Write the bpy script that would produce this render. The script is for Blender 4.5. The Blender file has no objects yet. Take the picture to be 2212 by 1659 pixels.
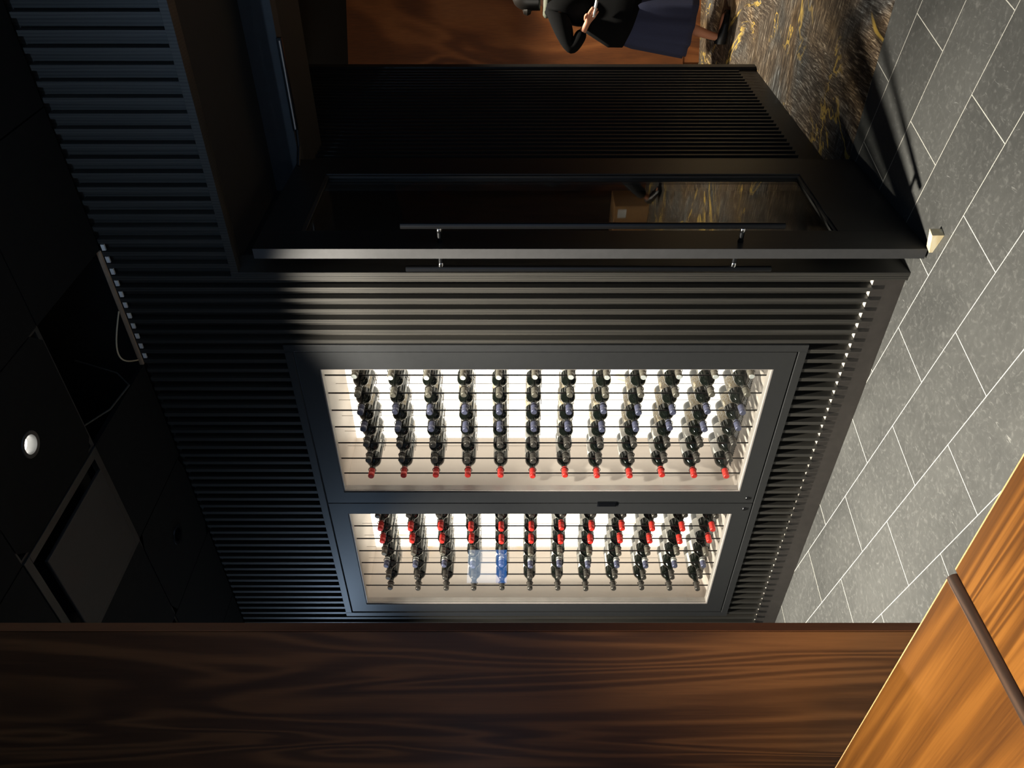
import bpy, bmesh, math, random
from mathutils import Vector, Matrix

random.seed(7)
scene = bpy.context.scene
col = scene.collection
PI = math.pi

# ------------------------------------------------------------------ camera, world, exposure
H = 1.6
YAW = math.radians(50.4)
FW = Vector((-math.cos(YAW), math.sin(YAW), 0))
RT = Vector((math.sin(YAW), math.cos(YAW), 0))
cam_d = bpy.data.cameras.new('camera')
cam_d.sensor_width = 36.0
cam_d.lens = 1661.0 / 2212.0 * 36.0
cam_d.clip_start = 0.02
cam = bpy.data.objects.new('camera', cam_d)
col.objects.link(cam)
M3 = Matrix((Vector((0, 0, -1)), RT, -FW)).transposed()      # the phone was held sideways
cam.matrix_world = Matrix.Translation((0, 0, H)) @ M3.to_4x4()
scene.camera = cam

world = bpy.data.worlds.new('world')
scene.world = world
world.use_nodes = True
bg = world.node_tree.nodes['Background']
bg.inputs[0].default_value = (0.42, 0.64, 1.0, 1)
bg.inputs[1].default_value = 0.50

vs = scene.view_settings
vs.view_transform = 'Standard'
vs.look = 'None'
vs.exposure = 0.0
vs.gamma = 1.0
vs.use_curve_mapping = False


# ------------------------------------------------------------------ materials
def srgb(r, g, b):
    f = lambda c: (c / 255 / 12.92) if c / 255 <= .04045 else ((c / 255 + .055) / 1.055) ** 2.4
    return (f(r), f(g), f(b), 1)


class NT:
    def __init__(s, name):
        s.m = bpy.data.materials.new(name)
        s.m.use_nodes = True
        s.t = s.m.node_tree
        s.p = s.t.nodes['Principled BSDF']
        s.out = s.t.nodes['Material Output']

    def n(s, typ, **kw):
        nd = s.t.nodes.new(typ)
        for k, v in kw.items():
            if k.startswith('i_'):
                key = k[2:]
                key = int(key) if key.isdigit() else key.replace('_', ' ')
                nd.inputs[key].default_value = v
            else:
                setattr(nd, k, v)
        return nd

    def l(s, a, b):
        s.t.links.new(a, b)

    def ramp(s, fac, stops):
        r = s.n('ShaderNodeValToRGB')
        e = r.color_ramp.elements
        while len(e) < len(stops):
            e.new(.5)
        for i, (p, c) in enumerate(stops):
            e[i].position = p
            e[i].color = c if len(c) == 4 else (*c, 1)
        s.l(fac, r.inputs[0])
        return r.outputs[0]

    def coord(s, scale=(1, 1, 1), rot=(0, 0, 0), loc=(0, 0, 0), src='Object'):
        if src == 'World':
            c = s.n('ShaderNodeNewGeometry').outputs['Position']
        else:
            c = s.n('ShaderNodeTexCoord').outputs[src]
        mp = s.n('ShaderNodeMapping')
        mp.inputs['Location'].default_value = loc
        mp.inputs['Rotation'].default_value = rot
        mp.inputs['Scale'].default_value = scale
        s.l(c, mp.inputs[0])
        return mp.outputs[0]

    def noise(s, vec, scale, detail=4, rough=.6, dist=0):
        n = s.n('ShaderNodeTexNoise', i_Scale=scale, i_Detail=detail, i_Roughness=rough, i_Distortion=dist)
        s.l(vec, n.inputs['Vector'])
        return n.outputs[0]

    def bump(s, h, strength=.2, dist=.002):
        b = s.n('ShaderNodeBump', i_Strength=strength, i_Distance=dist)
        s.l(h, b.inputs['Height'])
        s.l(b.outputs[0], s.p.inputs['Normal'])

    def mix(s, fac, a, b, typ='MIX'):
        m = s.n('ShaderNodeMix', data_type='RGBA', blend_type=typ)
        for v, i in ((fac, 0), (a, 6), (b, 7)):
            if hasattr(v, 'links'):
                s.l(v, m.inputs[i])
            else:
                m.inputs[i].default_value = v
        return m.outputs[2]

    def math(s, op, a, b=0.0):
        m = s.n('ShaderNodeMath', operation=op)
        for v, i in ((a, 0), (b, 1)):
            if hasattr(v, 'links'):
                s.l(v, m.inputs[i])
            else:
                m.inputs[i].default_value = v
        return m.outputs[0]


def plain(name, c, rough=.5, metal=0.0, spec=.5, var=.12, vscale=30, coat=0.0):
    t = NT(name)
    p = t.p
    p.inputs['Roughness'].default_value = rough
    p.inputs['Metallic'].default_value = metal
    p.inputs['Specular IOR Level'].default_value = spec
    p.inputs['Coat Weight'].default_value = coat
    n = t.noise(t.coord(), vscale, 3)
    lo = tuple(max(0, x * (1 - var)) for x in c[:3]) + (1,)
    hi = tuple(min(1, x * (1 + var)) for x in c[:3]) + (1,)
    t.l(t.ramp(n, [(.3, lo), (.7, hi)]), p.inputs['Base Color'])
    return t.m


def wood(name, dark, mid, light, scale=(1, 1, 1), wave=3.0, dist=6.0, rough=.4, fine=90, bump=.1, src='Object',
         spec=.5, loc=(0, 0, 0), coat=0.0, band='X'):
    """long grain: 'scale' is small along the grain"""
    t = NT(name)
    v = t.coord(scale=scale, src=src, loc=loc)
    n1 = t.noise(v, 1.7, 5, .55, .6)
    w = t.n('ShaderNodeTexWave', wave_type='BANDS', bands_direction=band, wave_profile='SIN')
    w.inputs['Scale'].default_value = wave
    w.inputs['Distortion'].default_value = dist
    w.inputs['Detail'].default_value = 3
    w.inputs['Detail Scale'].default_value = 1.2
    w.inputs['Detail Roughness'].default_value = .55
    t.l(v, w.inputs['Vector'])
    fine_n = t.noise(v, fine, 2, .5)
    f = t.math('ADD', t.math('MULTIPLY', w.outputs['Fac'], .45), t.math('MULTIPLY', n1, .4))
    f = t.math('ADD', f, t.math('MULTIPLY', fine_n, .22))
    t.l(t.ramp(f, [(.22, dark), (.5, mid), (.82, light)]), t.p.inputs['Base Color'])
    t.p.inputs['Roughness'].default_value = rough
    t.p.inputs['Specular IOR Level'].default_value = spec
    t.p.inputs['Coat Weight'].default_value = coat
    t.bump(f, bump, .001)
    return t.m


def flame(name, dark, mid, light, scale, rings=26, rough=.4, bump=.03, loc=(0, 0, 0), warp=.8, fine=60, contrast=.30, coat=0.0):
    """cathedral veneer: contour lines of a stretched noise, plus fine pores along the grain"""
    t = NT(name)
    v = t.coord(scale=scale, loc=loc)
    n = t.noise(v, 1.0, 2, .45, warp)
    r = t.math('SINE', t.math('MULTIPLY', n, rings * 2.0))
    r = t.math('ADD', t.math('MULTIPLY', r, .5), .5)
    r = t.math('POWER', r, 1.6)
    big = t.noise(v, .9, 4, .6, .3)
    v2 = t.coord(scale=tuple(x * 9 if x > 1 else x * 2.2 for x in scale), loc=loc)
    fn = t.noise(v2, fine / 12, 4, .65, .2)
    f = t.math('ADD', t.math('MULTIPLY', r, contrast), t.math('MULTIPLY', big, .42))
    f = t.math('ADD', f, t.math('MULTIPLY', fn, .40))
    t.l(t.ramp(f, [(.30, dark), (.55, mid), (.80, light)]), t.p.inputs['Base Color'])
    t.p.inputs['Roughness'].default_value = rough
    t.p.inputs['Coat Weight'].default_value = coat
    t.bump(f, bump, .001)
    return t.m


def emit(name, c, s):
    t = NT(name)
    t.p.inputs['Base Color'].default_value = c
    t.p.inputs['Emission Color'].default_value = c
    t.p.inputs['Emission Strength'].default_value = s
    return t.m


MAT = {}
MAT['slat'] = wood('dark_stained_slats', srgb(37, 36, 34), srgb(46, 45, 42), srgb(58, 56, 52), scale=(14, 14, .9), wave=2, dist=3, rough=.42, fine=40, bump=.15)
MAT['slat_back'] = plain('black_slat_backing', srgb(25, 26, 28), .7)
MAT['black_wood'] = wood('black_stained_wood', srgb(26, 25, 24), srgb(36, 34, 32), srgb(48, 46, 43), scale=(12, 12, .8), wave=2, dist=3, rough=.45, fine=40, bump=.12)
MAT['black_wood_y'] = wood('black_stained_wood_rail', srgb(26, 25, 24), srgb(36, 34, 32), srgb(48, 46, 43), scale=(12, .8, 12), wave=2, dist=3, rough=.45, fine=40, bump=.12)
MAT['door_black'] = wood('door_black_laminate', srgb(22, 22, 22), srgb(28, 27, 26), srgb(36, 35, 33), scale=(12, 12, .8), wave=2, dist=3, rough=.4, fine=40, bump=.06)
MAT['door_edge'] = plain('grey_door_edge', srgb(58, 58, 59), .5, var=.08)
MAT['base'] = plain('dark_skirting', srgb(54, 50, 47), .5)
MAT['raw_edge'] = plain('raw_pale_board', srgb(205, 200, 190), .7)
MAT['cab'] = plain('charcoal_cabinet_laminate', srgb(40, 41, 42), .42, var=.06)
MAT['cab_dark'] = plain('black_latch_plastic', srgb(10, 11, 14), .25)
MAT['ceiling'] = plain('black_ceiling_tile', srgb(14, 15, 15), .9, spec=.2, var=.2)
MAT['void'] = plain('black_void', srgb(6, 6, 6), .9)
MAT['dark_panel'] = plain('dark_grey_paint', srgb(40, 44, 48), .6)
MAT['cassette'] = plain('black_cassette_plastic', srgb(34, 33, 32), .6)
MAT['cassette_frame'] = plain('dark_cassette_frame', srgb(42, 41, 39), .5)
MAT['trim_metal'] = plain('dark_painted_metal', srgb(52, 52, 52), .4)
MAT['chrome'] = plain('bright_chrome', (.75, .76, .78, 1), .12, 1.0, var=.03)
MAT['black_metal'] = plain('black_satin_metal', srgb(30, 31, 33), .28, .6, var=.05)
MAT['rod'] = plain('black_rack_steel', srgb(28, 22, 20), .35, .5, var=.05)
MAT['steel'] = wood('brushed_steel', (.42, .36, .32, 1), (.50, .44, .39, 1), (.58, .51, .46, 1), scale=(1, 1, .02), wave=1, dist=2, rough=.5, fine=60, bump=.05)
MAT['steel_lip'] = plain('steel_lip', (.46, .42, .39, 1), .45, .25, var=.04)
MAT['glass_bottle'] = plain('dark_bottle_glass', (.006, .008, .006, 1), .06, spec=.6, var=.2)
MAT['label'] = plain('white_paper_label', (.80, .78, .74, 1), .7, var=.05)
MAT['cap_red'] = plain('red_capsule', (.76, .04, .03, 1), .35, .1, var=.08)
MAT['cap_dark'] = plain('pewter_capsule', (.10, .09, .08, 1), .35, .5, var=.15)
MAT['cap_blue'] = plain('slate_blue_capsule', (.11, .115, .19, 1), .35, .2, var=.1)
MAT['cap_grey'] = plain('olive_grey_capsule', (.13, .12, .09, 1), .35, .3, var=.15)
MAT['cap_white'] = plain('silver_white_capsule', (.70, .72, .70, 1), .4, .1, var=.05)
MAT['cap_taupe'] = plain('taupe_capsule', (.17, .155, .125, 1), .35, .3, var=.15)
MAT['pale_wood'] = wood('pale_wedge_wood', srgb(215, 195, 150), srgb(232, 214, 172), srgb(242, 230, 196), scale=(1, 8, 8), rough=.6)
MAT['rubber'] = plain('black_rubber', srgb(14, 14, 14), .8)
MAT['cardboard'] = plain('brown_cardboard', srgb(176, 132, 84), .8)
MAT['paper'] = plain('white_sticker', srgb(225, 225, 222), .7)
MAT['skin'] = plain('skin', srgb(190, 128, 98), .5, var=.05)
MAT['jacket'] = plain('black_cloth', srgb(9, 9, 10), .95, spec=.1, vscale=120)
MAT['skirt'] = plain('dark_denim', srgb(44, 48, 74), .9, vscale=160)
MAT['trouser'] = plain('charcoal_cloth', srgb(24, 24, 26), .9)
MAT['shoe'] = plain('black_leather', srgb(12, 12, 13), .4)
MAT['hair'] = plain('black_hair', srgb(20, 17, 15), .35, vscale=200)
MAT['scarf'] = plain('grey_green_cloth', srgb(78, 80, 68), .8)
MAT['cable'] = plain('beige_cable', srgb(190, 175, 145), .5)
MAT['cable_dark'] = plain('grey_cable', srgb(60, 60, 56), .5)
MAT['board_edge'] = plain('beige_board_edge', srgb(150, 128, 105), .8)
MAT['eye'] = plain('eye_white', srgb(225, 222, 215), .3)
MAT['lips'] = plain('lips', srgb(150, 80, 75), .5)

# walnut partition: broad vertical cathedral grain
MAT['walnut'] = flame('walnut_veneer', srgb(46, 26, 12), srgb(74, 46, 24), srgb(96, 62, 34), (3.6, 3.6, .55), rings=30, contrast=.32, rough=.40, loc=(.3, 0, .35))
MAT['walnut_edge'] = wood('walnut_edge_band', srgb(80, 46, 26), srgb(104, 64, 38), srgb(128, 84, 54), scale=(8, 8, .5), wave=1.2, dist=5, rough=.4, fine=70, bump=.05)
MAT['hall_wood'] = flame('hall_timber_veneer', srgb(76, 42, 20), srgb(112, 64, 30), srgb(140, 86, 45), (2.2, 2.2, .7), rings=16, rough=.5)
MAT['oak_a'] = flame('golden_oak_table', srgb(68, 39, 13), srgb(98, 60, 21), srgb(124, 80, 32), (.5, 7, 7), rings=22, rough=.40, bump=.1, contrast=.22, fine=42, warp=.12)
MAT['oak_b'] = flame('golden_oak_table_open_grain', srgb(62, 35, 11), srgb(98, 60, 21), srgb(124, 80, 32), (.35, 13, 13), rings=46, rough=.40, bump=.25, contrast=.34, fine=24, warp=.10)
MAT['bullnose'] = wood('dark_brown_edging', srgb(34, 21, 13), srgb(48, 31, 20), srgb(64, 43, 29), scale=(10, 1, 10), rough=.55)
MAT['lam_edge'] = plain('pale_worn_table_edge', srgb(196, 160, 112), .4)


def mat_tiles():
    t = NT('slate_floor_tiles')
    th = math.atan2(-.21, .978)
    # world position -> (along, across) frame of the tiling
    geo = t.n('ShaderNodeNewGeometry').outputs['Position']
    sub = t.n('ShaderNodeVectorMath', operation='SUBTRACT')
    t.l(geo, sub.inputs[0])
    sub.inputs[1].default_value = (-1.91, 2.318, 0)
    rot = t.n('ShaderNodeVectorRotate', rotation_type='Z_AXIS')
    t.l(sub.outputs[0], rot.inputs['Vector'])
    rot.inputs['Angle'].default_value = -th
    add = t.n('ShaderNodeVectorMath', operation='ADD')
    t.l(rot.outputs[0], add.inputs[0])
    add.inputs[1].default_value = (.2925, 0, 0)
    br = t.n('ShaderNodeTexBrick', offset=.5, offset_frequency=2, squash=1)
    br.inputs['Scale'].default_value = 1
    br.inputs['Brick Width'].default_value = .585
    br.inputs['Row Height'].default_value = .2915
    br.inputs['Mortar Size'].default_value = .0017
    br.inputs['Mortar Smooth'].default_value = .1
    br.inputs['Color1'].default_value = (.85, .85, .85, 1)
    br.inputs['Color2'].default_value = (1.15, 1.15, 1.15, 1)
    t.l(add.outputs[0], br.inputs['Vector'])
    v = t.coord(scale=(1, 1, 1), src='World')
    cloud = t.noise(v, 2.2, 5, .6, .4)
    grit = t.noise(v, 42, 5, .72, .6)
    v2 = t.coord(scale=(30, 6, 1), rot=(0, 0, .7), src='World')
    scr = t.noise(v2, 2.2, 3, .7, 2.0)
    base = t.ramp(cloud, [(.3, (.046, .047, .045, 1)), (.7, (.076, .077, .073, 1))])
    base = t.mix(t.ramp(grit, [(.53, (0, 0, 0, 1)), (.74, (.7, .7, .7, 1))]), base, (.14, .14, .132, 1))
    base = t.mix(t.ramp(scr, [(.64, (0, 0, 0, 1)), (.76, (.8, .8, .8, 1))]), base, (.22, .22, .21, 1))
    base = t.mix(1.0, base, br.outputs['Color'], 'MULTIPLY')
    c = t.mix(br.outputs['Fac'], base, (.50, .49, .44, 1))
    t.l(c, t.p.inputs['Base Color'])
    t.l(t.ramp(grit, [(.3, (.42, .42, .42, 1)), (.7, (.6, .6, .6, 1))]), t.p.inputs['Roughness'])
    t.bump(grit, .25, .002)
    return t.m


MAT['tiles'] = mat_tiles()


def mat_carpet():
    t = NT('gold_vein_carpet')
    v = t.coord(src='World')
    # brushed streaks in two directions
    va = t.coord(scale=(40, 4.0, 1), rot=(0, 0, .35), src='World')
    vb = t.coord(scale=(4.4, 38, 1), rot=(0, 0, .30), src='World')
    sa = t.noise(va, 2.0, 4, .65, 1.2)
    sb = t.noise(vb, 2.0, 4, .65, 1.2)
    patch = t.noise(v, 1.3, 3, .5, .5)
    sel = t.ramp(patch, [(.44, (0, 0, 0, 1)), (.56, (1, 1, 1, 1))])
    st = t.mix(sel, sa, sb)
    base = t.ramp(st, [(.33, (.022, .016, .012, 1)), (.48, (.066, .050, .037, 1)), (.58, (.17, .140, .108, 1)), (.69, (.50, .45, .38, 1))])
    tint = t.ramp(t.noise(v, 1.9, 3, .5, .8), [(.35, (.75, .88, 1.05, 1)), (.52, (1, .92, .82, 1)), (.70, (1.3, 1.02, .62, 1))])
    base = t.mix(1.0, base, tint, 'MULTIPLY')
    # gold veins: thin contour of a distorted noise
    vn = t.noise(v, 1.15, 5, .62, .9)
    d = t.math('ABSOLUTE', t.math('SUBTRACT', vn, .5))
    vein = t.ramp(d, [(.004, (1, 1, 1, 1)), (.012, (0, 0, 0, 1))])
    thick = t.ramp(t.noise(v, 1.1, 2), [(.44, (0, 0, 0, 1)), (.52, (1, 1, 1, 1))])
    c = t.mix(t.math('MULTIPLY', vein, thick), base, (.60, .40, .09, 1))
    t.l(c, t.p.inputs['Base Color'])
    t.p.inputs['Roughness'].default_value = .8
    t.p.inputs['Specular IOR Level'].default_value = .2
    t.bump(st, .5, .004)
    return t.m


MAT['carpet'] = mat_carpet()


def mat_glass():
    """clear pane: angle-dependent mirror over a clear sheet"""
    t = NT('clear_pane')
    lw = t.n('ShaderNodeLayerWeight')
    lw.inputs['Blend'].default_value = .5
    f5 = t.math('POWER', lw.outputs['Facing'], 5.0)
    fr = t.math('ADD', t.math('MULTIPLY', f5, .955), .045)
    tr = t.n('ShaderNodeBsdfTransparent')
    tr.inputs[0].default_value = (.97, .98, .975, 1)
    gl = t.n('ShaderNodeBsdfGlossy')
    gl.inputs['Roughness'].default_value = 0.0
    gl.inputs['Color'].default_value = (1, 1, 1, 1)
    mx = t.n('ShaderNodeMixShader')
    t.l(fr, mx.inputs[0])
    t.l(tr.outputs[0], mx.inputs[1])
    t.l(gl.outputs[0], mx.inputs[2])
    t.l(mx.outputs[0], t.out.inputs[0])
    return t.m


MAT['glass'] = mat_glass()


def mat_backlit():
    t = NT('backlit_onyx')
    v = t.coord(src='World')
    n = t.noise(v, 3.2, 5, .6, 1.2)
    k = t.ramp(n, [(.60, (1, .93, .80, 1)), (.70, (.95, .72, .42, 1)), (.76, (.62, .36, .16, 1))])
    t.l(k, t.p.inputs['Base Color'])
    t.l(k, t.p.inputs['Emission Color'])
    t.p.inputs['Emission Strength'].default_value = 2.6
    t.p.inputs['Roughness'].default_value = .4
    return t.m


MAT['onyx'] = mat_backlit()


def mat_gold_label():
    t = NT('label_with_gold_print')
    n = t.noise(t.coord(scale=(1, 1, 1)), 70, 3, .6, 2.5)
    t.l(t.ramp(n, [(.50, (.58, .54, .47, 1)), (.56, (.36, .25, .09, 1))]), t.p.inputs['Base Color'])
    t.p.inputs['Roughness'].default_value = .5
    return t.m


MAT['label_gold'] = mat_gold_label()


# ------------------------------------------------------------------ mesh helpers
class MB:
    def __init__(s):
        s.bm = bmesh.new()

    def box(s, x0, x1, y0, y1, z0, z1):
        vs_ = [s.bm.verts.new(p) for p in ((x0, y0, z0), (x1, y0, z0), (x1, y1, z0), (x0, y1, z0),
                                            (x0, y0, z1), (x1, y0, z1), (x1, y1, z1), (x0, y1, z1))]
        for f in ((3, 2, 1, 0), (4, 5, 6, 7), (0, 1, 5, 4), (1, 2, 6, 5), (2, 3, 7, 6), (3, 0, 4, 7)):
            s.bm.faces.new([vs_[i] for i in f])
        return s

    def prism(s, pts, z0, z1):
        a = [s.bm.verts.new((x, y, z0)) for x, y in pts]
        b = [s.bm.verts.new((x, y, z1)) for x, y in pts]
        n = len(pts)
        s.bm.faces.new(a[::-1])
        s.bm.faces.new(b)
        for i in range(n):
            s.bm.faces.new((a[i], a[(i + 1) % n], b[(i + 1) % n], b[i]))
        return s

    def tube(s, pts, r, seg=10, cap=True):
        pts = [Vector(p) for p in pts]
        rs = r if isinstance(r, (list, tuple)) else [r] * len(pts)
        rings = []
        prev = None
        for i, p in enumerate(pts):
            d = (pts[min(i + 1, len(pts) - 1)] - pts[max(i - 1, 0)]).normalized()
            if prev is None:
                u = d.orthogonal().normalized()
            else:
                u = (prev - d * prev.dot(d)).normalized()
            prev = u
            w = d.cross(u)
            rings.append([s.bm.verts.new(p + (u * math.cos(2 * PI * k / seg) + w * math.sin(2 * PI * k / seg)) * rs[i]) for k in range(seg)])
        for a, b in zip(rings, rings[1:]):
            for k in range(seg):
                s.bm.faces.new((a[k], a[(k + 1) % seg], b[(k + 1) % seg], b[k]))
        if cap:
            s.bm.faces.new(rings[0][::-1])
            s.bm.faces.new(rings[-1])
        return s

    def lathe(s, prof, seg=20, axis='Z', org=(0, 0, 0), a0=0, a1=2 * PI):
        """prof: (radius, height) pairs; radius 0 closes with a point"""
        full = abs(a1 - a0 - 2 * PI) < 1e-6
        m = seg if full else seg + 1
        O = Vector(org)

        def P(r, h, k):
            an = a0 + (a1 - a0) * k / seg
            c, d = r * math.cos(an), r * math.sin(an)
            if axis == 'Z':
                return O + Vector((c, d, h))
            if axis == 'Y':
                return O + Vector((d, h, c))
            return O + Vector((h, c, d))
        rings = []
        for r, h in prof:
            if r < 1e-7:
                rings.append([s.bm.verts.new(P(0, h, 0))])
            else:
                rings.append([s.bm.verts.new(P(r, h, k)) for k in range(m)])
        for a, b in zip(rings, rings[1:]):
            for k in range(seg):
                k2 = (k + 1) % m
                if len(a) == 1 and len(b) == 1:
                    continue
                if len(a) == 1:
                    s.bm.faces.new((a[0], b[k2], b[k]))
                elif len(b) == 1:
                    s.bm.faces.new((a[k], a[k2], b[0]))
                else:
                    s.bm.faces.new((a[k], a[k2], b[k2], b[k]))
        return s

    def torus(s, c, R, r, axis='Y', seg=18, ms=6):
        C = Vector(c)
        rings = []
        for i in range(seg):
            a = 2 * PI * i / seg
            ring = []
            for j in range(ms):
                b = 2 * PI * j / ms
                q, h = R + r * math.cos(b), r * math.sin(b)
                x, y = q * math.cos(a), q * math.sin(a)
                ring.append(s.bm.verts.new(C + (Vector((x, h, y)) if axis == 'Y' else Vector((x, y, h)))))
            rings.append(ring)
        for i in range(seg):
            a, b = rings[i], rings[(i + 1) % seg]
            for j in range(ms):
                s.bm.faces.new((a[j], a[(j + 1) % ms], b[(j + 1) % ms], b[j]))
        return s

    def build(s, name, mat, parent=None, smooth=False, bevel=0, kind=None, at=None, mats=None):
        bmesh.ops.recalc_face_normals(s.bm, faces=s.bm.faces)
        if at is not None:                           # origin at its own base
            bmesh.ops.translate(s.bm, verts=s.bm.verts, vec=-Vector(at))
        me = bpy.data.meshes.new(name)
        s.bm.to_mesh(me)
        s.bm.free()
        if smooth:
            for p in me.polygons:
                p.use_smooth = True
            try:
                me.set_sharp_from_angle(angle=math.radians(40))
            except Exception:
                pass
        me.materials.append(MAT[mat] if isinstance(mat, str) else mat)
        o = bpy.data.objects.new(name, me)
        col.objects.link(o)
        if at is not None:
            o.location = at
        if parent is not None:
            o.parent = parent
        if bevel:
            b = o.modifiers.new('bevel', 'BEVEL')
            b.width = bevel
            b.segments = 2
            b.limit_method = 'ANGLE'
        if kind:
            o['kind'] = kind
        return o


def tag(o, label, cat, group=None):
    o['label'] = label
    o['category'] = cat
    if group:
        o['group'] = group
    return o


def empty(name, loc=(0, 0, 0), rz=0.0, kind=None):
    o = bpy.data.objects.new(name, None)
    o.empty_display_size = .05
    o.location = loc
    o.rotation_euler = (0, 0, rz)
    col.objects.link(o)
    if kind:
        o['kind'] = kind
    return o


def copy_tree(o, parent=None):
    c = o.copy()
    col.objects.link(c)
    c.parent = parent
    for ch in list(o.children):
        copy_tree(ch, c)
    return c


def spot(name, loc, energy, ang, blend, color, parent=None, radius=.035, target=None):
    d = bpy.data.lights.new(name, 'SPOT')
    d.energy = energy
    d.spot_size = math.radians(ang)
    d.spot_blend = blend
    d.color = color
    d.shadow_soft_size = radius
    o = bpy.data.objects.new(name, d)
    col.objects.link(o)
    o.location = loc
    if target is not None:
        o.rotation_euler = (Vector(target) - Vector(loc)).to_track_quat('-Z', 'Y').to_euler()
    if parent is not None:
        o.parent = parent
    return o


# ------------------------------------------------------------------ the setting: shell
CEIL = 3.22
WY = 2.665            # slat fronts and cabinet front
BACK = 2.702           # slat backing
PITCH = .0529
PITCH_R = .0548
XL, XJ, XR = -6.0, -1.64, 0.55      # wall left end, door jamb, right jamb of the opening
LINT = 2.73

MB().box(XL, 3.2, -3.0, 3.495, -.12, 0).build('floor', 'tiles', kind='structure')
MB().box(-5.0, 3.2, 3.495, 9.8, -.12, .002).build('floor_hall', 'carpet', kind='structure')

# front wall: black backing with vertical slats; openings for the cabinet and the passage
CX0, CX1, CZ0, CZ1 = -4.005, -1.985, .317, 2.59
w = MB()
w.box(XL, CX0, BACK, BACK + .1, 0, CEIL + .6)
w.box(CX1, XJ, BACK, BACK + .1, 0, CEIL + .6)
w.box(CX0, CX1, BACK, BACK + .1, 0, CZ0)
w.box(CX0, CX1, BACK, BACK + .1, CZ1, CEIL + .6)
w.box(XJ, XR, BACK, BACK + .1, LINT, CEIL + .6)
w.box(XR, 3.2, BACK, BACK + .1, 0, CEIL + .6)
wall = w.build('wall_front', 'slat', kind='structure')
s = MB()
BZ = .128
TOP = CEIL - .004
k = 0
x = XJ - .0640
slat_x = []
while x > XL + .1:
    slat_x.append(x)
    x -= PITCH
x = XJ - .0640 + PITCH_R
while x < 3.1:
    slat_x.append(x)
    x += PITCH_R
SW = .0185
for x in slat_x:
    a, b = x - SW / 2, x + SW / 2
    if b < CX0 - .002 or (CX1 + .002 < a and b < XJ - .01) or a > XR + .05:
        s.box(a, b, WY, BACK, BZ, TOP)
    elif a > XJ - .03 and b < XR + .06:
        s.box(a, b, WY, BACK, LINT, TOP)
    else:
        s.box(a, b, WY, BACK, BZ, CZ0)
        s.box(a, b, WY, BACK, CZ1, TOP)
s.build('slat_panel', 'slat', wall)

b = MB()
b.box(XL, XJ - .004, WY + .014, BACK, 0, BZ - .001)
b.box(XR + .04, 3.2, WY + .014, BACK, 0, BZ - .001)
bb = b.build('baseboard_front', 'base', kind='structure', bevel=.001)
b = MB()
b.box(XL, XJ - .004, WY + .015, BACK, BZ - .001, BZ)
b.box(XR + .04, 3.2, WY + .015, BACK, BZ - .001, BZ)
b.build('raw_top_edge', 'raw_edge', bb)
# corner post of the passage: two thin strips, and the lintel trim
MB().box(XJ - .0195, XJ - .0015, WY - .002, BACK, 0, TOP).build('trim_1', 'slat', kind='structure', bevel=.001)
MB().box(XJ, XJ + .018, WY - .004, BACK + .1, 0, LINT).build('trim_2', 'slat', kind='structure', bevel=.001)
MB().box(XJ + .018, XR, WY - .004, BACK, LINT - .032, LINT - .001).build('trim_3', 'slat', kind='structure', bevel=.001)
MB().box(XR, XR + .03, WY - .004, BACK + .1, 0, LINT).build('trim_4', 'slat', kind='structure', bevel=.001)

# passage: left return, soffit, door head
MB().box(-1.74, XJ, BACK + .1, 3.44, 0, LINT).build('wall_passage_left', 'door_black', kind='structure')
MB().box(XR, XR + .1, BACK + .1, 3.44, 0, LINT).build('wall_passage_right', 'door_black', kind='structure')
MB().box(-1.74, XR + .1, BACK + .1, 3.44, LINT, LINT + .06).build('ceiling_passage', 'slat_back', kind='structure')
MB().box(-1.74, XR + .1, 3.44, 3.52, 2.596, 3.2).build('trim_5', 'dark_panel', kind='structure')
MB().box(-1.74, XR + .1, 3.54, 3.95, 2.61, 3.2).build('trim_6', 'slat_back', kind='structure')
MB().box(-1.72, -1.60, 3.441, 3.51, 0, 2.595).build('trim_7', 'door_black', kind='structure')

# slatted side wall beyond the door
hy0, hy1 = 3.512, 5.25
h = MB()
h.box(-1.76, -1.655, hy0, hy1, 0, 3.0)
wh = h.build('wall_hall_left', 'slat_back', kind='structure')
h = MB()
y = hy0 + .12
while y < hy1 - .075:
    h.box(-1.655, -1.612, y, y + .0165, .128, 2.93)
    y += .0535
h.build('slat_panel', 'black_wood', wh)
h = MB()
h.box(-1.655, -1.606, hy1 - .058, hy1, 0, 3.0)
h.box(-1.655, -1.606, hy0, hy0 + .07, 0, 3.0)
h.box(-1.655, -1.606, hy0 + .07, hy1 - .058, 2.93, 3.0)
h.build('frame', 'black_wood', wh, bevel=.001)
h = MB()
h.box(-1.655, -1.625, hy0 + .07, hy1 - .058, 0, .128)
h.build('bottom_rail', 'black_wood_y', wh)

# hall: timber wall running off to the right, dark ceiling, far walls
tw = empty('wall_back', (-2.10, 6.80, 0), math.radians(29.7), kind='structure')
MB().box(0, 6.2, 0, .35, .14, 3.0).build('timber_panel', 'hall_wood', tw)
MB().box(.035, 6.2, .006, .34, 0, .138).build('plinth', 'hall_wood', tw)
MB().box(-5.0, 3.2, 3.95, 9.8, 3.0, 3.1).build('ceiling_hall', 'ceiling', kind='structure')
MB().box(3.1, 3.2, 2.81, 9.8, 0, 3.2).build('wall_hall_right', 'slat_back', kind='structure')  # unseen wall, put in to block world light from the hall
MB().box(-5.0, 3.2, 9.8, 9.9, 0, 3.1).build('wall_hall_far', 'slat_back', kind='structure')
MB().box(-5.1, -5.0, 2.81, 9.9, 0, 3.1).build('wall_hall_corner', 'slat_back', kind='structure')

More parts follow.
